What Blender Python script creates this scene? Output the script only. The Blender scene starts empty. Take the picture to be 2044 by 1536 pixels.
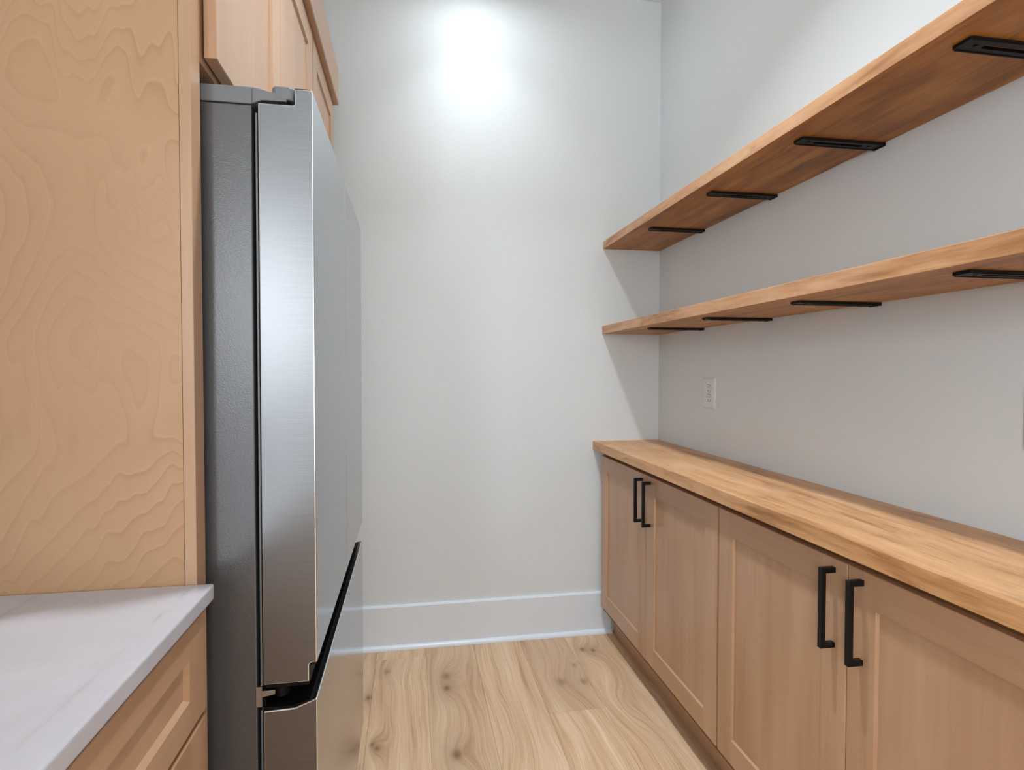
import bpy, bmesh, math, random
from mathutils import Vector, Matrix

SC = bpy.context.scene
COL = SC.collection
random.seed(7)

# ------------------------------------------------------------------ camera
H = 1.27
F_PX, YAW, PITCH, ROLL = 1160.0, .1724, .0242, .0007
cam_d = bpy.data.cameras.new('camera')
cam_d.sensor_fit = 'HORIZONTAL'
cam_d.sensor_width = 36
cam_d.lens = F_PX * 36 / 2044
cam_d.clip_start = .02
cam = bpy.data.objects.new('camera', cam_d)
COL.objects.link(cam)
_f = Vector((math.sin(YAW) * math.cos(PITCH), math.cos(YAW) * math.cos(PITCH), -math.sin(PITCH)))
_r = Vector((math.cos(YAW), -math.sin(YAW), 0))
_u = _r.cross(_f)
_r2 = math.cos(ROLL) * _r + math.sin(ROLL) * _u
_u2 = -math.sin(ROLL) * _r + math.cos(ROLL) * _u
M = Matrix((_r2, _u2, -_f)).transposed().to_4x4()
M.translation = Vector((0, 0, H))
cam.matrix_world = M
SC.camera = cam

# ------------------------------------------------------------------ world, lights, exposure
SC.view_settings.view_transform = 'Standard'
SC.view_settings.look = 'None'
SC.view_settings.gamma = 1
SC.view_settings.use_curve_mapping = False
SC.view_settings.exposure = 0.0
SC.render.engine = 'CYCLES'
SC.cycles.max_bounces = 12
SC.cycles.diffuse_bounces = 8
SC.cycles.sample_clamp_indirect = 6
SC.cycles.caustics_reflective = True
SC.cycles.caustics_refractive = False
SC.cycles.use_denoising = True

CEIL = 3.05          # ceiling height
BACK = 2.69          # back wall
RIGHT = 1.20         # right wall
LEFT = -.95          # left wall
FRONT = -4.4         # kitchen wall behind the camera
EAST = 3.6           # far side of the kitchen

w = bpy.data.worlds.new('daylight')
SC.world = w
w.use_nodes = True
w.node_tree.nodes['Background'].inputs[0].default_value = (.80, .90, 1.0, 1)
w.node_tree.nodes['Background'].inputs[1].default_value = 1.2


def disk_light(name, loc, size, watt, col=(1, .965, .92), spread=180):
    d = bpy.data.lights.new(name, 'AREA')
    d.shape = 'DISK'
    d.size = size
    d.energy = watt
    d.color = col
    d.spread = math.radians(spread)
    o = bpy.data.objects.new(name, d)
    o.location = loc
    COL.objects.link(o)
    return o


PANTRY_CANS = [(.285, 2.35), (.285, 1.25)]
KITCHEN_FILL_CANS = [(.6, -1.5), (2.0, -1.5), (.6, -3.2), (2.0, -3.2)]  # unseen lamps added to light the scene from behind the camera
W_WIDE1, W_NARROW, W_WIDE2, W_KIT, W_REAR, W_LEFT, W_SKY = 3.4, 2.0, 13.0, 3.0, 50.0, 114.0, .5
LAMP = (.91, .98, 1.04)
# each downlight: a wide soft part and a narrower beam from the same lens
disk_light('can_lamp', (*PANTRY_CANS[0], CEIL - .012), .11, W_WIDE1, LAMP, 168)
disk_light('can_beam', (*PANTRY_CANS[0], CEIL - .013), .10, W_NARROW, LAMP, 95)
disk_light('can_lamp', (*PANTRY_CANS[1], CEIL - .012), .11, W_WIDE2, LAMP, 111)
disk_light('can_beam', (*PANTRY_CANS[1], CEIL - .013), .10, W_NARROW, LAMP, 95)
for x, y in KITCHEN_FILL_CANS:
    disk_light('can_lamp', (x, y, CEIL - .012), .13, W_KIT, LAMP)
w.node_tree.nodes['Background'].inputs[1].default_value = W_SKY

# added daylight fill at an unseen opening behind the camera
d = bpy.data.lights.new('window_fill', 'AREA')
d.shape = 'RECTANGLE'
d.size = 2.4
d.size_y = 2.1
d.energy = W_REAR
d.color = (.92, .97, 1.02)
o = bpy.data.objects.new('window_fill', d)
o.location = (1.2, FRONT - .10, 1.15)
o.rotation_euler = (math.radians(90), 0, 0)
COL.objects.link(o)
# added sideways fill at an unseen left window over the white worktop
d = bpy.data.lights.new('window_fill', 'AREA')
d.shape = 'RECTANGLE'
d.size = 1.08
d.size_y = 1.6
d.energy = W_LEFT
d.color = (.92, .97, 1.02)
o = bpy.data.objects.new('window_fill', d)
o.location = (LEFT - .10, -2.15, 1.70)
o.rotation_euler = (0, math.radians(-90), 0)
COL.objects.link(o)


# ------------------------------------------------------------------ node helpers
def lin(c):
    return tuple(((v / 255) / 12.92 if v / 255 <= .04045 else ((v / 255 + .055) / 1.055) ** 2.4) for v in c) + (1,)


class NT:
    def __init__(self, name):
        self.m = bpy.data.materials.new(name)
        self.m.use_nodes = True
        self.t = self.m.node_tree
        self.b = self.t.nodes['Principled BSDF']

    def n(self, kind, **k):
        o = self.t.nodes.new(kind)
        for a, v in k.items():
            setattr(o, a, v)
        return o

    def put(self, sock, v):
        if isinstance(v, bpy.types.NodeSocket):
            self.t.links.new(v, sock)
        elif v is not None:
            sock.default_value = v

    def math(self, op, a, b=None, c=None):
        o = self.n('ShaderNodeMath', operation=op)
        for i, v in enumerate((a, b, c)):
            self.put(o.inputs[i], v)
        return o.outputs[0]

    def pos(self):
        return self.n('ShaderNodeNewGeometry').outputs['Position']

    def sep(self, v):
        o = self.n('ShaderNodeSeparateXYZ')
        self.put(o.inputs[0], v)
        return o.outputs[0], o.outputs[1], o.outputs[2]

    def comb(self, x, y, z):
        o = self.n('ShaderNodeCombineXYZ')
        for i, v in enumerate((x, y, z)):
            self.put(o.inputs[i], v)
        return o.outputs[0]

    def noise(self, vec, scale=5, detail=2, rough=.5, dist=0):
        o = self.n('ShaderNodeTexNoise')
        self.put(o.inputs['Vector'], vec)
        o.inputs['Scale'].default_value = scale
        o.inputs['Detail'].default_value = detail
        o.inputs['Roughness'].default_value = rough
        o.inputs['Distortion'].default_value = dist
        return o.outputs['Fac']

    def ramp(self, fac, stops, interp='LINEAR'):
        o = self.n('ShaderNodeValToRGB')
        o.color_ramp.interpolation = interp
        e = o.color_ramp.elements
        while len(e) < len(stops):
            e.new(.5)
        for i, (p, c) in enumerate(stops):
            e[i].position = p
            e[i].color = c if len(c) == 4 else lin(c)
        self.put(o.inputs[0], fac)
        return o.outputs[0]

    def mix(self, fac, a, b, mode='MIX'):
        o = self.n('ShaderNodeMix', data_type='RGBA', blend_type=mode)
        self.put(o.inputs[0], fac)
        self.put(o.inputs[6], a)
        self.put(o.inputs[7], b)
        return o.outputs[2]

    def rnd(self):
        return self.n('ShaderNodeObjectInfo').outputs['Random']

    def bump(self, h, strength=.2, dist=.002):
        o = self.n('ShaderNodeBump')
        o.inputs['Strength'].default_value = strength
        o.inputs['Distance'].default_value = dist
        self.put(o.inputs['Height'], h)
        self.t.links.new(o.outputs[0], self.b.inputs['Normal'])

    def set(self, **k):
        names = dict(col='Base Color', rough='Roughness', metal='Metallic', spec='Specular IOR Level', coat='Coat Weight',
                     coat_rough='Coat Roughness', aniso='Anisotropic')
        for a, v in k.items():
            s = self.b.inputs[names[a]]
            if a == 'col' and isinstance(v, tuple) and len(v) == 3:
                v = lin(v)
            self.put(s, v)
        return self.m


def gray(v):
    return (v, v, v, 1)


def plain(name, c, rough=.5, metal=0, spec=.5, fine=0):
    t = NT(name)
    t.set(col=c, rough=rough, metal=metal, spec=spec)
    if fine:
        t.bump(t.noise(t.pos(), fine, 3, .6), .15, .001)
    return t.m


def paint(name, c, rough=.55, var=.02):
    t = NT(name)
    n = t.noise(t.pos(), 1.3, 3, .5)
    a = tuple(max(0, v - 255 * var) for v in c)
    t.set(col=t.ramp(n, [(.3, a), (.7, c)]), rough=rough, spec=.3)
    t.bump(t.noise(t.pos(), 260, 3, .6), .10, .0006)
    return t.m


def cabinet_wood(name, axis, base=(184, 145, 112), dark=(172, 132, 99), lightc=(193, 156, 124), gloss=.36):
    """maple stained light brown; grain runs along axis (0 x, 1 y, 2 z)"""
    t = NT(name)
    c = list(t.sep(t.pos()))
    r = t.rnd()
    sc = [26, 26, 26]
    sc[axis] = 1.6
    v = t.comb(*[t.math('MULTIPLY_ADD', c[i], sc[i], t.math('MULTIPLY', r, 17 + i * 7)) for i in range(3)])
    n1 = t.noise(v, 1.0, 5, .62, .5)
    sc2 = [4.5, 4.5, 4.5]
    sc2[axis] = 1.1
    v2 = t.comb(*[t.math('MULTIPLY_ADD', c[i], sc2[i], t.math('MULTIPLY', r, 5 + i * 3)) for i in range(3)])
    n2 = t.noise(v2, 1.0, 2, .5, .8)
    f = t.math('ADD', t.math('MULTIPLY', n1, .45), t.math('MULTIPLY', n2, .55))
    t.set(col=t.ramp(f, [(.34, dark), (.5, base), (.68, lightc)]), rough=t.math('MULTIPLY_ADD', n1, .12, gloss), spec=.42, coat=.4, coat_rough=.28)
    t.bump(n1, .06, .0006)
    return t.m


def veneer_wood(name):
    """large rotary cut figure of the refrigerator end panel"""
    t = NT(name)
    x, y, z = t.sep(t.pos())
    u = t.math('MULTIPLY', x, 2.3)
    vv = t.math('MULTIPLY', z, 2.3)
    wig = t.math('MULTIPLY', t.noise(t.comb(t.math('MULTIPLY', x, 13), 0.0, t.math('MULTIPLY', z, 3.0)), 1.0, 2, .5), .42)
    big = t.noise(t.comb(t.math('ADD', u, .35), t.math('ADD', wig, 3.1), t.math('ADD', vv, t.math('MULTIPLY', wig, .9))), 1.15, 1.2, .35, .25)
    low = t.math('MULTIPLY', t.math('POWER', t.math('MAXIMUM', t.math('SUBTRACT', 1.62, z), 0.0), 1.2), .55)
    ph = t.math('FRACT', t.math('MULTIPLY', t.math('ADD', big, t.math('ADD', low, t.math('MULTIPLY', wig, .10))), 31))
    line = t.ramp(ph, [(0, gray(.0)), (.07, gray(1)), (.30, gray(.42)), (.9, gray(.25)), (1, gray(0))])
    fine = t.noise(t.comb(t.math('MULTIPLY', x, 60), 0.0, t.math('MULTIPLY', z, 9)), 1.0, 4, .6)
    strength = t.ramp(t.noise(t.comb(x, 5.0, z), 3.2, 1), [(.35, gray(.35)), (.6, gray(1))])
    lf = t.math('MULTIPLY', line, strength)
    base = t.ramp(t.noise(t.comb(x, 1.0, t.math('MULTIPLY', z, .6)), 4, 2, .5, .5), [(.3, (190, 149, 113)), (.7, (199, 159, 124))])
    c = t.mix(t.math('MULTIPLY', lf, .72), base, lin((170, 130, 92)))
    c = t.mix(t.math('MULTIPLY', fine, .16), c, lin((160, 122, 86)))
    t.set(col=c, rough=.38, spec=.4)
    t.bump(fine, .05, .0005)
    return t.m


def board_wood(name, base=(196, 139, 88), dark=(146, 92, 48), lightc=(216, 166, 116), gloss=.42, seed=0., bands=.06):
    """stained solid board, grain along y, blotchy"""
    t = NT(name)
    x, y, z = t.sep(t.pos())
    r = t.rnd()
    warp = t.math('MULTIPLY', t.math('SUBTRACT', t.noise(t.comb(t.math('MULTIPLY', x, 3), t.math('MULTIPLY', y, 1.1), t.math('ADD', z, seed)), 1.2, 2, .5), .5), .12)
    xx = t.math('ADD', x, warp)
    zz = t.math('ADD', z, warp)
    fine = t.noise(t.comb(t.math('MULTIPLY', xx, 85), t.math('MULTIPLY', y, 3.2), t.math('MULTIPLY', zz, 85)), 1.0, 5, .66)
    streak = t.noise(t.comb(t.math('MULTIPLY', xx, 15), t.math('MULTIPLY', y, 1.3), t.math('MULTIPLY_ADD', zz, 15, seed)), 1.0, 3, .55, .6)
    blotch = t.noise(t.comb(t.math('MULTIPLY', x, 9), t.math('MULTIPLY', y, 2.6), t.math('MULTIPLY_ADD', z, 9, seed * 2)), 1.0, 3, .6, 1.2)
    f = t.math('ADD', t.math('ADD', t.math('MULTIPLY', fine, .34), t.math('MULTIPLY', streak, .36)), t.math('MULTIPLY', blotch, .30))
    c = t.ramp(f, [(.37, dark), (.49, base), (.61, lightc)])
    spot = t.ramp(t.noise(t.comb(t.math('MULTIPLY', x, 26), t.math('MULTIPLY', y, 5.5), t.math('MULTIPLY_ADD', z, 26, seed)), 1.0, 2, .5, .6), [(.66, gray(0)), (.78, gray(.45))])
    c = t.mix(spot, c, lin(tuple(v * .62 for v in dark)))
    t.set(col=c, rough=t.math('MULTIPLY_ADD', fine, .2, gloss - .08), spec=.4)
    t.bump(fine, .12, .0008)
    return t.m


KNOTS = [(.140, 2.405, .022, .6), (.138, 2.308, .018, .8), (.146, 1.899, .024, .9), (-.104, 2.48, .020, .6), (.601, 2.277, .026, .55),
         (.692, 2.262, .022, .55), (.766, 2.527, .017, .8), (.812, 2.512, .014, .8), (-.166, 2.291, .016, .8), (-.134, 2.0, .010, .7),
         (-.116, 1.975, .012, .8), (.690, 2.40, .015, .4), (.80, 2.08, .03, .0), (.37, 1.62, .03, .0), (.20, 1.2, .024, .7), (.62, 1.0, .022, .7), (-.02, 1.5, .02, .6)]


def floor_wood(name):
    t = NT(name)
    x, y, z = t.sep(t.pos())
    r = t.rnd()
    off = t.math('MULTIPLY', r, 31)
    F = x
    dark = None
    for kx, ky, s, a in KNOTS:
        dx = t.math('SUBTRACT', x, kx)
        dy = t.math('SUBTRACT', y, ky)
        dx2 = t.math('MULTIPLY', dx, dx)
        dy2 = t.math('MULTIPLY', dy, dy)
        q = t.math('ADD', t.math('MULTIPLY', dx2, 1 / (2.6 * s) ** 2), t.math('MULTIPLY', dy2, 1 / (5.5 * s) ** 2))
        g = t.math('EXPONENT', t.math('MULTIPLY', q, -1))
        F = t.math('MULTIPLY_ADD', g, 2.2 * s, F)
        if a > 0:
            q2 = t.math('ADD', t.math('MULTIPLY', dx2, 1 / (.70 * s) ** 2), t.math('MULTIPLY', dy2, 1 / (1.1 * s) ** 2))
            k = t.math('MULTIPLY', t.math('EXPONENT', t.math('MULTIPLY', q2, -1)), a)
            k = t.math('MULTIPLY_ADD', g, .26 * a, t.math('MULTIPLY', k, .75))
            dark = k if dark is None else t.math('ADD', dark, k)
    wob = t.math('MULTIPLY', t.math('SUBTRACT', t.noise(t.comb(t.math('MULTIPLY', x, 5), t.math('MULTIPLY', y, 1.5), off), 1, 2, .5), .5), .11)
    F = t.math('ADD', F, wob)
    fib = t.noise(t.comb(t.math('MULTIPLY', F, 210), t.math('MULTIPLY', y, 3.2), off), 1, 4, .7)
    band = t.noise(t.comb(t.math('MULTIPLY', F, 24), t.math('MULTIPLY', y, .8), t.math('ADD', off, 3)), 1, 3, .5)
    f = t.math('ADD', t.math('MULTIPLY', fib, .50), t.math('MULTIPLY', band, .50))
    c = t.ramp(f, [(.35, (182, 146, 110)), (.46, (208, 175, 141)), (.58, (223, 194, 161)), (.70, (233, 208, 178))])
    ring = t.math('FRACT', t.math('ADD', t.math('MULTIPLY', F, 38), off))
    rl = t.ramp(ring, [(0, gray(.7)), (.18, gray(.0)), (.8, gray(0)), (1, gray(.7))])
    c = t.mix(t.math('MULTIPLY', t.math('MULTIPLY', rl, fib), .42), c, lin((176, 136, 100)))
    c = t.mix(t.math('MINIMUM', dark, .85), c, lin((122, 86, 58)))
    tint = t.ramp(r, [(0, gray(.88)), (1, gray(1.02))])
    c = t.mix(1.0, c, tint, 'MULTIPLY')
    t.set(col=c, rough=t.math('MULTIPLY_ADD', fib, .2, .38), spec=.35)
    t.bump(fib, .12, .0006)
    return t.m


def steel(name, base, rough, axis, amp=.05, freq=700):
    """brushed stainless, brush lines along axis"""
    t = NT(name)
    c = list(t.sep(t.pos()))
    sc = [freq] * 3
    sc[axis] = 9
    n = t.noise(t.comb(*[t.math('MULTIPLY', c[i], sc[i]) for i in range(3)]), 1, 3, .6)
    b = tuple(v / 255 for v in base)
    lo = lin(tuple(max(0, v - 5) for v in base))
    hi = lin(tuple(min(255, v + 5) for v in base))
    t.set(col=t.ramp(n, [(.35, lo), (.65, hi)]), rough=t.math('MULTIPLY_ADD', n, amp, rough), metal=1)
    t.bump(n, .05, .0002)
    return t.m


def textured_gray(name):
    t = NT(name)
    n = t.noise(t.pos(), 420, 2, .5)
    t.set(col=(99, 99, 100), rough=.32, metal=.5, spec=.5)
    t.bump(n, .35, .0007)
    return t.m


def quartz(name):
    t = NT(name)
    x, y, z = t.sep(t.pos())
    # long thin vein across the worktop plus faint clouding
    wv = t.noise(t.comb(x, y, 0.0), 7, 4, .6, .4)
    d1 = t.math('ADD', t.math('ADD', x, .346 + .5 * .21), t.math('MULTIPLY', wv, .022))
    d1 = t.math('MULTIPLY_ADD', y, -.03, d1)
    v1 = t.math('ABSOLUTE', t.math('SUBTRACT', t.math('FRACT', t.math('MULTIPLY', d1, 1 / .21)), .5))
    vein = t.ramp(v1, [(0, gray(1)), (.012, gray(.35)), (.04, gray(0))])
    msk = t.ramp(t.noise(t.comb(x, y, 2.0), 10, 3, .6), [(.38, gray(0)), (.56, gray(1))])
    cloud = t.noise(t.comb(x, y, 1.0), 5, 4, .6, .8)
    base = t.ramp(cloud, [(.3, (182, 181, 188)), (.7, (192, 191, 199))])
    t.set(col=t.mix(t.math('MULTIPLY', t.math('MULTIPLY', vein, msk), .55), base, lin((168, 164, 166))), rough=.16, spec=.5)
    return t.m


MT = dict(
    wall=paint('wall_paint', (223, 230, 233)),
    ceiling=paint('ceiling_paint', (236, 237, 235), .7),
    white=plain('trim_white', (226, 236, 245), .32),
    plate=plain('outlet_white', (222, 230, 236), .35),
    slot=plain('slot_dark', (60, 60, 62), .6),
    wood_v=cabinet_wood('maple_vertical', 2),
    wood_h=cabinet_wood('maple_horizontal', 1),
    wood_gap_shade=plain('door_gap_shade', (120, 84, 48), .6),
    veneer=veneer_wood('maple_veneer'),
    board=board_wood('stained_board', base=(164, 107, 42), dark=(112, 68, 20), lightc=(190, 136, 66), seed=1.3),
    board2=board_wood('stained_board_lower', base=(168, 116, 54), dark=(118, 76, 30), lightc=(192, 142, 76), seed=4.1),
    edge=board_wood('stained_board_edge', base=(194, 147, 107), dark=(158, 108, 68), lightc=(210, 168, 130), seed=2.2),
    counter=board_wood('stained_counter', base=(204, 154, 106), dark=(158, 108, 64), lightc=(222, 176, 130), seed=8.2, gloss=.36),
    floor=floor_wood('oak_planks'),
    sub=plain('subfloor', (120, 96, 72), .8),
    steel_side=steel('brushed_steel_side', (129, 130, 132), .30, 0, .05, 1500),
    steel_front=steel('brushed_steel_front', (139, 147, 157), .13, 1, .03, 420),
    edge_glint=plain('steel_edge_glint', (226, 227, 230), .22, 1),  # brighter than the door steel, paints the highlight along its edges
    gray=textured_gray('textured_gray_steel'),
    cover=plain('hinge_cover_gray', (118, 121, 124), .35),
    black=plain('black_plastic', (9, 9, 10), .6, spec=.18),
    gasket=plain('gray_gasket', (112, 113, 115), .4),
    chrome=plain('zinc_plate', (170, 171, 173), .3, 1),
    iron=plain('black_iron', (15, 15, 16), .5, spec=.25, fine=300),
    handle=plain('black_handle', (12, 13, 14), .45, spec=.3),
    quartz=quartz('white_quartz'),
    led=plain('lamp_trim_white', (235, 235, 232), .4),
)


# ------------------------------------------------------------------ geometry helpers
def link(name, me, mats, parent=None):
    ob = bpy.data.objects.new(name, me)
    for m in (mats if isinstance(mats, (list, tuple)) else [mats]):
        me.materials.append(MT[m])
    COL.objects.link(ob)
    if parent is not None:
        ob.parent = parent
        if parent.type == 'EMPTY':
            ob.matrix_parent_inverse = Matrix.Translation(-parent.location)
    return ob


class MB:
    """collects shapes given in world coordinates, then links them as one mesh object"""

    def __init__(self):
        self.bm = bmesh.new()

    def box(self, x0, x1, y0, y1, z0, z1, bev=0, seg=2, mi=0):
        b = bmesh.new()
        bmesh.ops.create_cube(b, size=1)
        for v in b.verts:
            v.co = Vector(((x0 + x1) / 2 + v.co.x * (x1 - x0), (y0 + y1) / 2 + v.co.y * (y1 - y0), (z0 + z1) / 2 + v.co.z * (z1 - z0)))
        if bev:
            bmesh.ops.bevel(b, geom=b.edges[:], offset=bev, segments=seg, profile=.5, affect='EDGES')
        return self._add(b, mi)

    def prism(self, pts, axis, a0, a1, bev=0, seg=1, mi=0):
        """polygon pts in the two other axes (order x,y,z without axis), extruded along axis"""
        b = bmesh.new()
        n = len(pts)

        def co(p, a):
            l = list(p)
            l.insert(axis, a)
            return l
        v0 = [b.verts.new(co(p, a0)) for p in pts]
        v1 = [b.verts.new(co(p, a1)) for p in pts]
        b.faces.new(v0)
        b.faces.new(v1[::-1])
        for i in range(n):
            b.faces.new((v0[i], v1[i], v1[(i + 1) % n], v0[(i + 1) % n]))
        bmesh.ops.recalc_face_normals(b, faces=b.faces[:])
        if bev:
            bmesh.ops.bevel(b, geom=[e for e in b.edges if e.calc_face_angle(0) > .5], offset=bev, segments=seg, profile=.5, affect='EDGES')
        return self._add(b, mi)

    def _add(self, b, mi=0):
        for f in b.faces:
            f.material_index = mi
        me = bpy.data.meshes.new('tmp')
        b.to_mesh(me)
        b.free()
        self.bm.from_mesh(me)
        bpy.data.meshes.remove(me)
        return self

    def quad(self, pts, mi=0):
        f = self.bm.faces.new([self.bm.verts.new(p) for p in pts])
        f.material_index = mi
        return self

    def build(self, name, mats, parent=None, weld=False, smooth=False):
        if weld:
            bmesh.ops.remove_doubles(self.bm, verts=self.bm.verts[:], dist=1e-6)
            bmesh.ops.recalc_face_normals(self.bm, faces=self.bm.faces[:])
        me = bpy.data.meshes.new(name)
        self.bm.to_mesh(me)
        self.bm.free()
        if smooth:
            for p in me.polygons:
                p.use_smooth = True
        return link(name, me, mats, parent)


def tag(o, label, cat, group=None):
    o['label'] = label
    o['category'] = cat
    if group:
        o['group'] = group
    return o


def thing(name, loc, label, cat, group=None):
    o = bpy.data.objects.new(name, None)
    o.location = loc
    o.empty_display_size = .1
    COL.objects.link(o)
    return tag(o, label, cat, group)


def struct(o):
    o['kind'] = 'structure'
    return o


def rounded(x0, x1, y0, y1, r, n=5):
    """rounded rectangle outline"""
    pts = []
    for cx, cy, a0 in ((x1 - r, y1 - r, 0), (x0 + r, y1 - r, 90), (x0 + r, y0 + r, 180), (x1 - r, y0 + r, 270)):
        for i in range(n + 1):
            a = math.radians(a0 + 90 * i / n)
            pts.append((cx + r * math.cos(a), cy + r * math.sin(a)))
    return pts


# ------------------------------------------------------------------ the room
T = .12
struct(MB().box(LEFT - T, EAST + T, FRONT - T, BACK + T, -.15, -.012).build('floor', 'sub'))
FLOOR = bpy.data.objects['floor']
struct(MB().box(LEFT - T, EAST + T, FRONT - T, BACK + T, CEIL, CEIL + .12).build('ceiling', 'ceiling'))
struct(MB().box(LEFT - T, RIGHT + T, BACK, BACK + T, -.012, CEIL).build('wall_back', 'wall'))
mb = MB()
mb.box(LEFT - T, LEFT, -1.3, BACK, -.012, CEIL)
mb.box(LEFT - T, LEFT, FRONT - T, -3.0, -.012, CEIL)
mb.box(LEFT - T, LEFT, -3.0, -1.3, -.012, 1.14)
mb.box(LEFT - T, LEFT, -3.0, -1.3, 2.26, CEIL)
struct(mb.build('wall_left', 'wall'))
mb = MB()
for a in (-3.0, -2.17, -1.34):
    mb.box(LEFT - .09, LEFT - .05, a, a + .04, 1.14, 2.26)
for a in (1.14, 2.22):
    mb.box(LEFT - .09, LEFT - .05, -3.0, -1.3, a, a + .04)
struct(mb.build('window_added_left', 'white'))  # frame of the added left window, out of view
struct(MB().box(RIGHT, RIGHT + T, -.25, BACK, -.012, CEIL).build('wall_right', 'wall'))
struct(MB().box(RIGHT + T, EAST + T, -.25, -.25 + T, -.012, CEIL).build('wall_kitchen_side', 'wall'))
struct(MB().box(EAST, EAST + T, FRONT - T, -.25, -.012, CEIL).build('wall_east', 'wall'))
mb = MB()
mb.box(LEFT, 0, FRONT - T, FRONT, -.012, CEIL)
mb.box(2.4, EAST, FRONT - T, FRONT, -.012, CEIL)
mb.box(0, 2.4, FRONT - T, FRONT, 2.2, CEIL)
mb.box(0, 2.4, FRONT - T, FRONT, -.012, .1)
struct(mb.build('wall_front', 'wall'))
mb = MB()
for a, b in ((0, .06), (1.17, 1.23), (2.34, 2.4)):
    mb.box(a, b, FRONT - .09, FRONT - .04, .1, 2.2)
mb.box(0, 2.4, FRONT - .09, FRONT - .04, 2.14, 2.2)
mb.box(0, 2.4, FRONT - .09, FRONT - .04, .1, .16)
struct(mb.build('window_added_rear', 'white'))  # frame of the added rear opening, out of view

# floor planks: rows along y, seams every 0.218 m
PW = .218
X0 = -.155
rows = []
k = math.floor((LEFT - X0) / PW)
GAP = .00035
joints = {0: 2.585, 3: 2.072, 1: 1.33, 2: 1.02, 4: 1.46, 5: 2.22, -1: 1.9}
i = k
while X0 + i * PW < EAST:
    xa, xb = max(LEFT, X0 + i * PW), min(EAST, X0 + (i + 1) * PW)
    j = joints.get(i, random.uniform(.8, 2.3))
    ys = [BACK]
    y = j
    while y > FRONT:
        ys.append(y)
        y -= 1.52
    ys.append(FRONT)
    ymax = BACK if xa < RIGHT else -.25
    for a, b in zip(ys[:-1], ys[1:]):
        a = min(a, ymax)
        if a - b < .02:
            continue
        dz = random.uniform(-.0002, .0002)
        p = MB().box(xa + GAP, xb - GAP, b + GAP, a - GAP, -.0125, dz)
        p.build('plank', 'floor', FLOOR)
    i += 1


def baseboard(name, pts, z1=.200):
    """pts: profile direction handled per wall; box board + small top ease + shoe moulding"""
    return


# back wall baseboard and its shoe moulding
prof = [(BACK, 0), (BACK - .014, 0), (BACK - .014, .193), (BACK - .010, .200), (BACK, .200)]
bb = struct(MB().prism(prof, 0, LEFT + .002, .958).build('baseboard_back', 'white'))
sh = [(BACK - .014, .0005)] + [(BACK - .014 - .017 * math.cos(math.radians(a)), .0005 + .019 * math.sin(math.radians(a))) for a in (0, 20, 40, 60, 80, 90)]
struct(MB().prism(sh, 0, LEFT + .002, .958).build('trim_1', 'white', smooth=False))

# recessed ceiling lamps (trim ring above the frame); the kitchen ones are added
for idx, (x, y) in enumerate(PANTRY_CANS + KITCHEN_FILL_CANS):
    mb = MB()
    N = 28
    bm = mb.bm
    rings = []
    for rr, zz in ((.085, CEIL - .0005), (.085, CEIL - .006), (.066, CEIL - .009), (.064, CEIL - .0005)):
        rings.append([bm.verts.new((x + rr * math.cos(2 * math.pi * q / N), y + rr * math.sin(2 * math.pi * q / N), zz)) for q in range(N)])
    for r0, r1 in zip(rings, rings[1:] + rings[:1]):
        for q in range(N):
            bm.faces.new((r0[q], r0[(q + 1) % N], r1[(q + 1) % N], r1[q]))
    o = mb.build('ceiling_light_ring', 'led', weld=True)
    where = ['recessed white ceiling light ring closest to the back wall of the pantry', 'recessed white ceiling light ring over the middle of the pantry aisle'] + [''] * 4 
    tag(o, where[idx] if idx < 2 else 'added white ceiling light ring in the unseen kitchen, ' + ['by the pantry and the added left window', 'by the pantry, on the east side', 'by the added rear window and the left wall', 'by the added rear window, on the east side'][idx - 2], 'light', 'ceiling lights')


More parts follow.
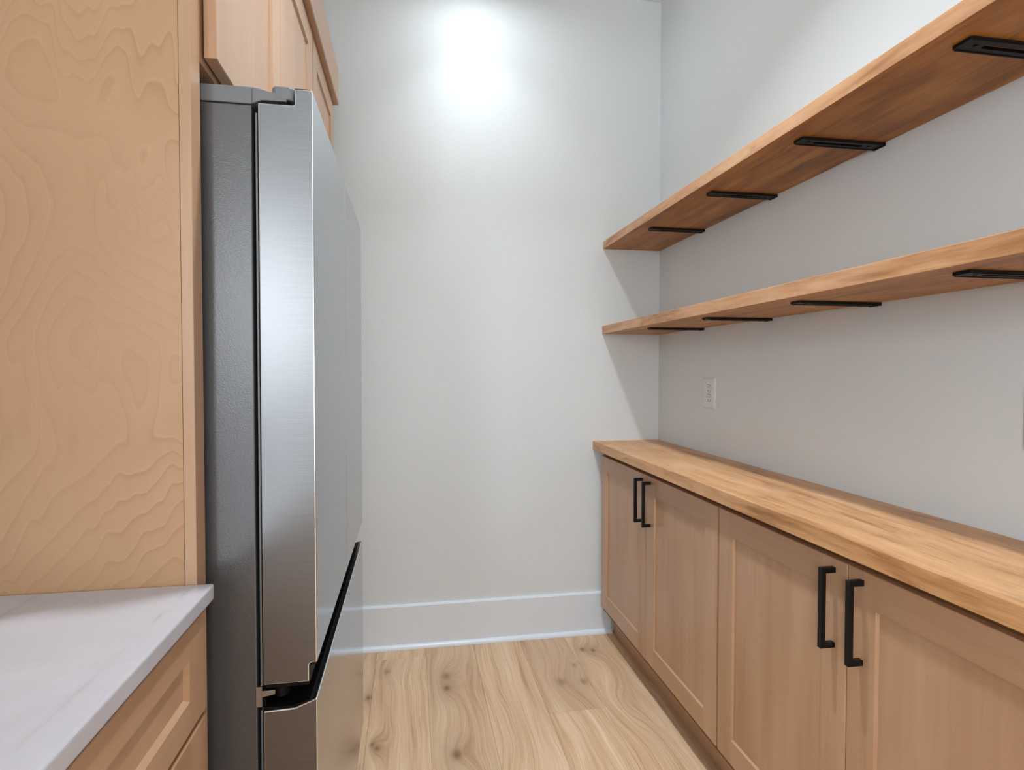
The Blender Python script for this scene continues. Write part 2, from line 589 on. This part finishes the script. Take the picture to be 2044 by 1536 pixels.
# ------------------------------------------------------------------ shaker doors
def shaker(name, parent, side, xf, y0, y1, z0, z1, stile=.073, rail=.070, t=.019, rec=.0065, ch=.003, panel_name='door_panel'):
    """frame mesh (two stiles, two rails) with a recessed panel as sub-part; side=+1 faces +x, -1 faces -x"""
    mb = MB()
    bm = mb.bm
    s = side
    xr = xf - s * rec
    xb = xf - s * t
    iy0, iy1, iz0, iz1 = y0 + stile, y1 - stile, z0 + rail, z1 - rail
    jy0, jy1, jz0, jz1 = iy0 + ch, iy1 - ch, iz0 + ch, iz1 - ch
    e = .0012
    oy0, oy1, oz0, oz1 = y0 + e, y1 - e, z0 + e, z1 - e
    xe = xf - s * e
    g = .0003
    Q = mb.quad
    # stiles (vertical grain: 0) and rails (horizontal grain: 1)
    for a, b in ((oy0, iy0), (iy1, oy1)):
        Q([(xf, a, oz0), (xf, b, oz0), (xf, b, oz1), (xf, a, oz1)], 0)
    for a, b in ((oz0, iz0), (iz1, oz1)):
        Q([(xf, iy0, a), (xf, iy1, a), (xf, iy1, b), (xf, iy0, b)], 1)
    # sloped inner edges
    Q([(xf, iy0, iz0), (xf, iy0, iz1), (xr, jy0, jz1), (xr, jy0, jz0)], 0)
    Q([(xf, iy1, iz0), (xf, iy1, iz1), (xr, jy1, jz1), (xr, jy1, jz0)], 0)
    Q([(xf, iy0, iz0), (xf, iy1, iz0), (xr, jy1, jz0), (xr, jy0, jz0)], 1)
    Q([(xf, iy0, iz1), (xf, iy1, iz1), (xr, jy1, jz1), (xr, jy0, jz1)], 1)
    # eased outer edges, sides, back ring
    out_f = [(oy0, oz0), (oy1, oz0), (oy1, oz1), (oy0, oz1)]
    out_e = [(y0, z0), (y1, z0), (y1, z1), (y0, z1)]
    for q in range(4):
        a, b, c, d_ = out_f[q], out_f[(q + 1) % 4], out_e[(q + 1) % 4], out_e[q]
        m = 1 if q in (0, 2) else 0
        Q([(xf, *a), (xf, *b), (xe, *c), (xe, *d_)], m)
        Q([(xe, *d_), (xe, *c), (xb, *c), (xb, *d_)], m)
    Q([(xb, y0, z0), (xb, y1, z0), (xb, y1, z1), (xb, y0, z1)], 0)
    fr = mb.build(name, ['wood_v', 'wood_h'], parent, weld=True)
    p = MB().box(min(xr, xr - s * .007), max(xr, xr - s * .007), jy0 - .001, jy1 + .001, jz0 - .001, jz1 + .001)
    # panel sits just behind the sloped edge
    pn = p.build(panel_name, 'wood_v', fr)
    return fr


def bar_handle(parent, xf, side, y, zc, length=.173, th=.0115, proj=.034):
    s = side
    mb = MB()
    xo = xf + s * proj
    xi = xo - s * th
    z0, z1 = zc - length / 2, zc + length / 2
    mb.box(min(xo, xi), max(xo, xi), y - th / 2, y + th / 2, z0, z1, .0008, 1)
    for a in (z0, z1 - th):
        mb.box(min(xf - s * .0002, xi + s * .001), max(xf - s * .0002, xi + s * .001), y - th / 2, y + th / 2, a, a + th, .0006, 1)
    h = mb.build('handle', 'handle', parent)
    h['label'] = 'black square bar handle'
    return h


# ------------------------------------------------------------------ right side base cabinets
CF = .893           # door face
ZB, ZT = .150, .869
CTZ0, CTZ1 = .8935, .933


def base_unit(ya, yb, splits, label, handles):
    """ya far end, yb near end"""
    t = thing('base_cabinet', (1.05, (ya + yb) / 2, 0), label, 'cabinet', 'pantry base cabinets')
    mb = MB()
    mb.box(CF + .021, RIGHT - .001, yb + .0005, ya - .0005, .118, CTZ0 - .0005)
    mb.build('carcass', 'wood_gap_shade', t)  # dark brown carcass stands in for the shade in the door gaps
    MB().box(.968, .984, yb + .0005, ya - .0005, .001, .118).build('toe_kick', 'wood_h', t)
    for (a, b, hy) in splits:
        dr = shaker('door', t, -1, CF, b, a, ZB, ZT)
        bar_handle(dr, CF, -1, hy, .7645)
    return t


base_unit(2.668, 1.576, [(2.640, 2.112, 2.150), (2.109, 1.582, 2.071)],
          'light brown two-door base cabinet against the back wall, under the wooden counter', 2)
base_unit(1.574, .528, [(1.5705, 1.062, 1.100), (1.059, .532, 1.021)],
          'light brown two-door base cabinet nearer the camera, cut by the right edge of the photo', 2)
base_unit(.526, -.10, [(.522, .215, .250), (.212, -.096, .177)],
          'light brown narrow two-door base cabinet at the near end of the wooden counter', 2)
tag(MB().box(.864, RIGHT - .0005, -.12, BACK - .0005, CTZ0, CTZ1, .0015, 2).build('wooden_countertop', 'counter'),
    'thick stained wooden countertop running along the right wall on the base cabinets', 'countertop')

# ------------------------------------------------------------------ shelves
SX = .912
US, LS = (1.855, 1.891), (1.448, 1.486)
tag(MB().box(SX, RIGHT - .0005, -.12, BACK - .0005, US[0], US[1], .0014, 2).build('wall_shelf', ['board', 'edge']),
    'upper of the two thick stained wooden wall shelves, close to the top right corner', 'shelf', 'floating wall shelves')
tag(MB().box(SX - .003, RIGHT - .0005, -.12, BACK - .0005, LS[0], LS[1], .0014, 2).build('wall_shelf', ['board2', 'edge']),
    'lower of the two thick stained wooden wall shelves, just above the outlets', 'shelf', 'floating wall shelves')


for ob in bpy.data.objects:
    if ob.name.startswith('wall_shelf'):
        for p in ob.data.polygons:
            p.material_index = 1 if p.normal.x < -.6 else 0      # front edge takes the lighter board material


def bracket_mesh():
    """local: x from 0 (front tip) to .233 (wall), y centred, z 0 = shelf underside, grows downward"""
    mb = MB()
    bm = mb.bm
    L, Wd = .232, .038
    outer = [(.004, -Wd / 2), (.001, -Wd / 2 + .0012), (0, -Wd / 2 + .004), (0, Wd / 2 - .004), (.001, Wd / 2 - .0012), (.004, Wd / 2), (L, Wd / 2), (L, -Wd / 2)]
    sx0, sx1, sw = .048, L - .052, .0055
    slot = [(sx0, -sw), (sx0 - .004, 0), (sx0, sw), (sx1, sw), (sx1 + .004, 0), (sx1, -sw)]
    th = .006
    from mathutils.geometry import tessellate_polygon
    loops = [[Vector((x, y, 0)) for x, y in outer], [Vector((x, y, 0)) for x, y in slot[::-1]]]
    tris = tessellate_polygon(loops)
    flat = loops[0] + loops[1]
    for z in (0, -th):
        vs = [bm.verts.new((v.x, v.y, z)) for v in flat]
        for a, b, cc in tris:
            bm.faces.new((vs[a], vs[b], vs[cc]))
    for lp in (outer, slot):
        n = len(lp)
        for q in range(n):
            p0, p1 = lp[q], lp[(q + 1) % n]
            mb.quad([(p0[0], p0[1], 0), (p1[0], p1[1], 0), (p1[0], p1[1], -th), (p0[0], p0[1], -th)])
    # rims along the long edges and the slot
    mb.box(.006, L, -Wd / 2, -Wd / 2 + .0025, -th - .0014, -th + .0004)
    mb.box(.006, L, Wd / 2 - .0025, Wd / 2, -th - .0014, -th + .0004)
    # wall leg folded down a few millimetres at the back
    mb.box(L, L + .004, -Wd / 2, Wd / 2, -.0085, 0)
    # screw heads
    for sx in (.030, L - .030):
        b = bmesh.new()
        bmesh.ops.create_cone(b, cap_ends=True, segments=12, radius1=.0042, radius2=.0030, depth=.0012)
        for v in b.verts:
            v.co += Vector((sx, 0, -th - .0006))
        mb._add(b)
    bmesh.ops.remove_doubles(bm, verts=bm.verts[:], dist=1e-6)
    bmesh.ops.recalc_face_normals(bm, faces=bm.faces[:])
    me = bpy.data.meshes.new('shelf_bracket')
    bm.to_mesh(me)
    bm.free()
    me.materials.append(MT['iron'])
    return me


BM = bracket_mesh()
ORD = ['nearest the back wall', 'second from the back wall', 'third from the back wall', 'cut by the right edge of the photo']
for lev, zz, ys in (('upper', US[0], (2.262, 1.780, 1.335, .893)), ('lower', LS[0], (2.262, 1.800, 1.340, .885))):
    for q, y in enumerate(ys):
        o = bpy.data.objects.new('shelf_bracket', BM)
        COL.objects.link(o)
        o.location = (.964, y, zz - .0002)
        tag(o, 'flat black slotted bracket under the %s shelf, %s' % (lev, ORD[q]), 'bracket', 'black brackets under the shelves')


# ------------------------------------------------------------------ wall outlets
def outlet(yc, zc, label):
    t = thing('wall_outlet', (RIGHT, yc, zc), label, 'outlet', 'duplex outlets on the right wall')
    w2, h2 = .046, .062
    mb = MB()
    # bevelled plate
    x0, x1 = RIGHT - .0003, RIGHT - .0065
    o = [(yc - w2, zc - h2), (yc + w2, zc - h2), (yc + w2, zc + h2), (yc - w2, zc + h2)]
    i = [(yc - w2 + .006, zc - h2 + .006), (yc + w2 - .006, zc - h2 + .006), (yc + w2 - .006, zc + h2 - .006), (yc - w2 + .006, zc + h2 - .006)]
    xm = RIGHT - .0035
    for q in range(4):
        a, b = o[q], o[(q + 1) % 4]
        c, d_ = i[(q + 1) % 4], i[q]
        mb.quad([(x0, *a), (x0, *b), (xm, *b), (xm, *a)])
        mb.quad([(xm, *a), (xm, *b), (x1, *c), (x1, *d_)])
    mb.quad([(x1, *p) for p in i])
    mb.quad([(x0, *p) for p in o])
    mb.build('cover_plate', 'plate', t, weld=True)
    for s in (1, -1):
        cz = zc + s * .0195
        pts = []
        for a in range(0, 360, 15):
            py, pz = .0172 * math.cos(math.radians(a)), .0172 * math.sin(math.radians(a))
            pts.append((yc + py, cz + max(-.0142, min(.0142, pz))))
        # groove ring then face
        MB().prism([(yc + (p[0] - yc) * 1.10, cz + (p[1] - cz) * 1.10) for p in pts], 0, x1 - .0002, x1 + .003).build('gasket_line', 'slot', t)
        rc = MB().prism(pts, 0, x1 - .0014, x1 + .003).build('receptacle', 'plate', t)
        mb = MB()
        for dy, hh in ((.0063, .0042), (-.0063, .0034)):
            mb.box(x1 - .0016, x1 - .001, yc + dy - .0012, yc + dy + .0012, cz + .0035 - hh, cz + .0035 + hh)
        mb.prism([(yc + .0026 * math.cos(math.radians(a)), cz - .0082 + .0028 * math.sin(math.radians(a))) for a in range(0, 360, 45)], 0, x1 - .0016, x1 - .001)
        mb.build('slot', 'slot', rc)
    MB().prism([(yc + .003 * math.cos(math.radians(a)), zc + .003 * math.sin(math.radians(a))) for a in range(0, 360, 45)], 0, x1 - .0012, x1).build('screw', 'plate', t)
    return t


outlet(2.192, 1.180, 'white duplex wall outlet above the wooden counter, near the back corner')
outlet(.912, 1.178, 'white duplex wall outlet above the wooden counter, at the right edge of the photo')

# ------------------------------------------------------------------ left side: end panel
PY0, PY1 = .960, 1.000
PX = -.3265
t = thing('refrigerator_end_panel', (PX, PY0, 0), 'tall light maple end panel with swirling grain, standing between the white countertop and the refrigerator', 'panel')
MB().box(LEFT + .002, PX - .0178, PY0 + .0012, PY1, .001, 2.47).build('side_panel', 'veneer', t)
MB().box(PX - .0172, PX, PY0, PY1, .001, 2.47, .0012, 2).build('edge_stile', 'wood_v', t)

# drawers cabinet, worktop
QZ0, QZ1 = .916, .941
DX = -.311


def drawer_front(parent, y0, y1, z0, z1, rail=.045):
    fr = shaker('drawer', parent, 1, DX, y0, y1, z0, z1, stile=.070, rail=rail, rec=.007, ch=.006, panel_name='drawer_panel')
    return fr


for n_, (ya, yb, lab) in enumerate([(.956, .36, 'light brown drawer base cabinet under the white countertop beside the end panel'),
                                   (.356, -.40, 'light brown drawer base cabinet under the white countertop, level with the camera'),
                                   (-.404, -1.60, 'light brown drawer base cabinet under the white countertop, behind the camera')]):
    t = thing('drawer_cabinet', (-.6, (ya + yb) / 2, 0), lab, 'cabinet', 'drawer cabinets on the left')
    MB().box(LEFT + .002, DX - .021, yb + .0005, ya, .11, QZ0 - .0005).build('carcass', 'wood_v', t)
    MB().box(DX - .09, DX - .075, yb + .0005, ya, .001, .11).build('toe_kick', 'wood_h', t)
    yn, yf = yb + .003, ya - .004
    drawer_front(t, yn, yf, .754, .904)
    drawer_front(t, yn, yf, .446, .744, .06)
    drawer_front(t, yn, yf, .130, .436, .06)
tag(MB().box(LEFT + .001, -.301, -1.62, PY0 - .0006, QZ0, QZ1, .0035, 3).build('quartz_countertop', 'quartz'),
    'white quartz countertop with faint grey veins, in the lower left corner', 'countertop')

# ------------------------------------------------------------------ cabinets over and beyond the refrigerator
DF = -.303          # door faces
CZ = 2.345          # underside of the crown board
t = thing('over_refrigerator_cabinet', (-.6, 1.47, 1.757), 'light maple two-door wall cabinet mounted above the refrigerator', 'cabinet')
mb = MB()
mb.box(LEFT + .002, DF - .023, PY1 + .0006, PY1 + .020, 1.757, 2.47)
mb.box(LEFT + .002, DF - .023, 1.925, 1.945, 1.757, 2.47)
mb.box(LEFT + .002, DF - .023, PY1 + .020, 1.925, 2.44, 2.47)
mb.box(LEFT + .002, DF - .045, PY1 + .020, 1.925, 1.785, 1.803)
mb.box(DF - .045, DF - .023, PY1 + .020, 1.925, 1.757, 1.805)
mb.build('carcass', 'wood_v', t)
shaker('door', t, 1, DF, 1.006, 1.472, 1.767, 2.335)
shaker('door', t, 1, DF, 1.475, 1.943, 1.767, 2.335)
t = thing('tall_cabinet', (-.6, 2.2, 0), 'tall light maple cabinet beyond the refrigerator, mostly hidden behind it', 'cabinet')
MB().box(LEFT + .002, DF - .023, 1.962, 2.452, .001, 2.47).build('carcass', 'wood_v', t)
shaker('door', t, 1, DF, 1.960, 2.448, 1.767, 2.335)
shaker('door', t, 1, DF, 1.960, 2.448, .12, 1.760)
mb = MB()
mb.prism([(DF - .022, CZ), (DF + .016, CZ), (DF + .019, CZ + .003), (DF + .019, 2.487), (DF - .022, 2.487)], 1, PY0 + .002, 2.470)
mb.box(LEFT + .002, DF - .022, 2.4525, 2.470, CZ, 2.487)
tag(mb.build('crown_board', 'wood_h'), 'flat maple crown board running along the top of the upper cabinets', 'moulding')

# ------------------------------------------------------------------ refrigerator
FY0, FY1 = 1.016, 1.948
FX = -.158
SB = -.245          # back of the doors
t = thing('refrigerator', (-.5, (FY0 + FY1) / 2, 0), 'stainless steel french-door refrigerator with bottom freezer drawer, between the end panel and the back wall', 'refrigerator')
MB().box(-.885, -.2545, FY0, FY1, .045, 1.703, .002, 2).build('body', 'gray', t)
# grey top cover with the hinge housing
MB().box(-.885, -.2535, FY0 - .0004, FY1 + .0004, 1.7048, 1.732, .0018, 2).build('top_cover', 'cover', t)
# black door surround and pale gasket between body and doors
MB().box(-.2535, -.2445, FY0 + .014, FY1 - .014, .105, 1.700).build('door_surround', 'black', t)
for a, b in ((.742, 1.692), (.115, .700)):
    MB().box(-.2496, -.2468, FY0 + .004, FY0 + .0142, a, b).build('gasket', 'gasket', t)
    MB().box(-.2496, -.2468, FY1 - .0142, FY1 - .004, a, b).build('gasket', 'gasket', t)


def hinge(ys, far):
    s = -1 if far else 1

    def Y(v):
        return ys + s * v
    mb = MB()
    a, b = sorted((Y(.001), Y(.055)))
    mb.prism([(-.2535, 1.7325), (-.238, 1.7300), (-.226, 1.7265), (-.200, 1.7265), (-.200, 1.713), (-.232, 1.7125), (-.240, 1.7120), (-.2535, 1.706)], 1, a, b, .0008)
    a, b = sorted((Y(.0), Y(.036)))
    pts = []
    for q in range(0, 360, 15):
        ca, sa = math.cos(math.radians(q)), math.sin(math.radians(q))
        pts.append((-.2065 + .0115 * (1 if ca > 0 else -1) * (abs(ca) > 1e-6) * .6 + .0125 * ca, (a + b) / 2 + (b - a) / 2 * sa))
    mb.prism(pts, 2, 1.7160, 1.7368, .0018, 2)
    h = mb.build('hinge_cover', 'cover', t)
    MB().prism([(-.2065 + .011 * math.cos(math.radians(q)), (a + b) / 2 + .013 * math.sin(math.radians(q))) for q in range(0, 360, 30)], 2, 1.7090, 1.7165).build('hinge_pin', 'black', h)
    return h


hinge(FY0, False)
hinge(FY1, True)


def fdoor(y0, y1, bev):
    R = .0045
    pts = [(SB, .744), (SB, 1.7075)]
    pts += [(-.1915, 1.7075), (-.1885, 1.7085), (-.1875, 1.7105), (-.1875, 1.7345)]
    pts += [(FX - R, 1.7345), (FX - R * .3, 1.7345 - R * .3), (FX, 1.7345 - R)]
    pts += [(FX, .776), (FX - .0085, .776), (FX - .0115, .7745), (FX - .0125, .772), (FX - .0125, .744)]
    return MB().prism(pts, 1, y0, y1)


def two_tone(ob, side_y):
    """front faces use the front finish, everything else the side finish"""
    for p in ob.data.polygons:
        p.material_index = 1 if p.normal.x > .6 else 0


MIDY = 1.4865
MB().box(SB + .002, FX - .0035, MIDY - .0019, MIDY + .0019, .780, 1.700).build('centre_strip', 'black', t)  # black strip filling the gap between the two doors
for a, b in ((FY0, MIDY - .0020), (MIDY + .0020, FY1)):
    mb = fdoor(a, b, 0)
    o = mb.build('door', ['steel_side', 'steel_front', 'edge_glint'], t)
    two_tone(o, a)
    bv = o.modifiers.new('edge', 'BEVEL')
    bv.width = .0022
    bv.segments = 3
    bv.material = 2
    bv.limit_method = 'ANGLE'
    bv.angle_limit = math.radians(50)
    # black trims: rim on top of the door and the grip recess under it
    tp = MB()
    tp.box(SB + .001, -.1880, a + .0012, b - .0012, 1.7074, 1.7086)
    tp.box(-.1870, FX - .004, a + .0012, b - .0012, 1.7343, 1.7352)
    tp.build('top_seal', 'black', o)
    tp = MB()
    tp.box(SB + .004, FX - .014, a + .002, b - .002, .7385, .7445)
    tp.box(FX - .0126, FX - .004, a + .002, b - .002, .772, .7765)
    tp.box(FX - .0128, FX - .0119, a + .0004, b - .0004, .7445, .7725)
    tp.build('bottom_grip', 'black', o)
# freezer drawer with a sloping finger channel along its top
pts = [(SB, .103), (SB, .700), (-.196, .7015), (-.168, .7115), (FX - .0015, .7155), (FX, .7135), (FX, .115), (FX - .010, .103)]
fz = MB().prism(pts, 1, FY0, FY1).build('freezer_drawer', ['steel_side', 'steel_front', 'edge_glint'], t)
two_tone(fz, FY0)
bv = fz.modifiers.new('edge', 'BEVEL')
bv.width = .0022
bv.segments = 3
bv.material = 2
bv.limit_method = 'ANGLE'
bv.angle_limit = math.radians(50)
MB().prism([(SB + .002, .7006), (SB + .002, .7050), (-.232, .7050), (-.200, .7040), (-.170, .7125), (-.170, .7108), (-.196, .7006)], 1, FY0 + .003, FY1 - .003).build('finger_channel', 'black', fz)
# middle hinges
for s, yy in ((1, FY0), (-1, FY1)):
    def Yr(a, b):
        return sorted((yy + s * a, yy + s * b))
    mb = MB()
    a, b = Yr(-.001, .030)
    mb.box(-.2570, -.2465, a, b, .708, .742, .001, 1)
    a, b = Yr(.000, .026)
    mb.prism([(-.249, .7235), (-.226, .7275), (-.226, .7345), (-.249, .7345)], 1, a, b, .0006)
    mb.build('middle_hinge', 'chrome', t)
    mb = MB()
    c = yy + s * .016
    mb.prism([(-.217 + .0115 * math.cos(math.radians(q)), c + .0155 * math.sin(math.radians(q))) for q in range(0, 360, 30)], 2, .7215, .7385, .001, 1)
    mb.build('hinge_stop', 'black', t)
MB().box(-.86, -.262, FY0 + .01, FY1 - .01, .012, .045).build('base_grille', 'black', t)
for yy in (FY0 + .05, FY1 - .05):
    for xx in (-.30, -.80):
        b = MB()
        b.prism([(xx + .02 * math.cos(math.radians(q)), yy + .02 * math.sin(math.radians(q))) for q in range(0, 360, 30)], 2, .0008, .014)
        b.build('foot', 'black', t)
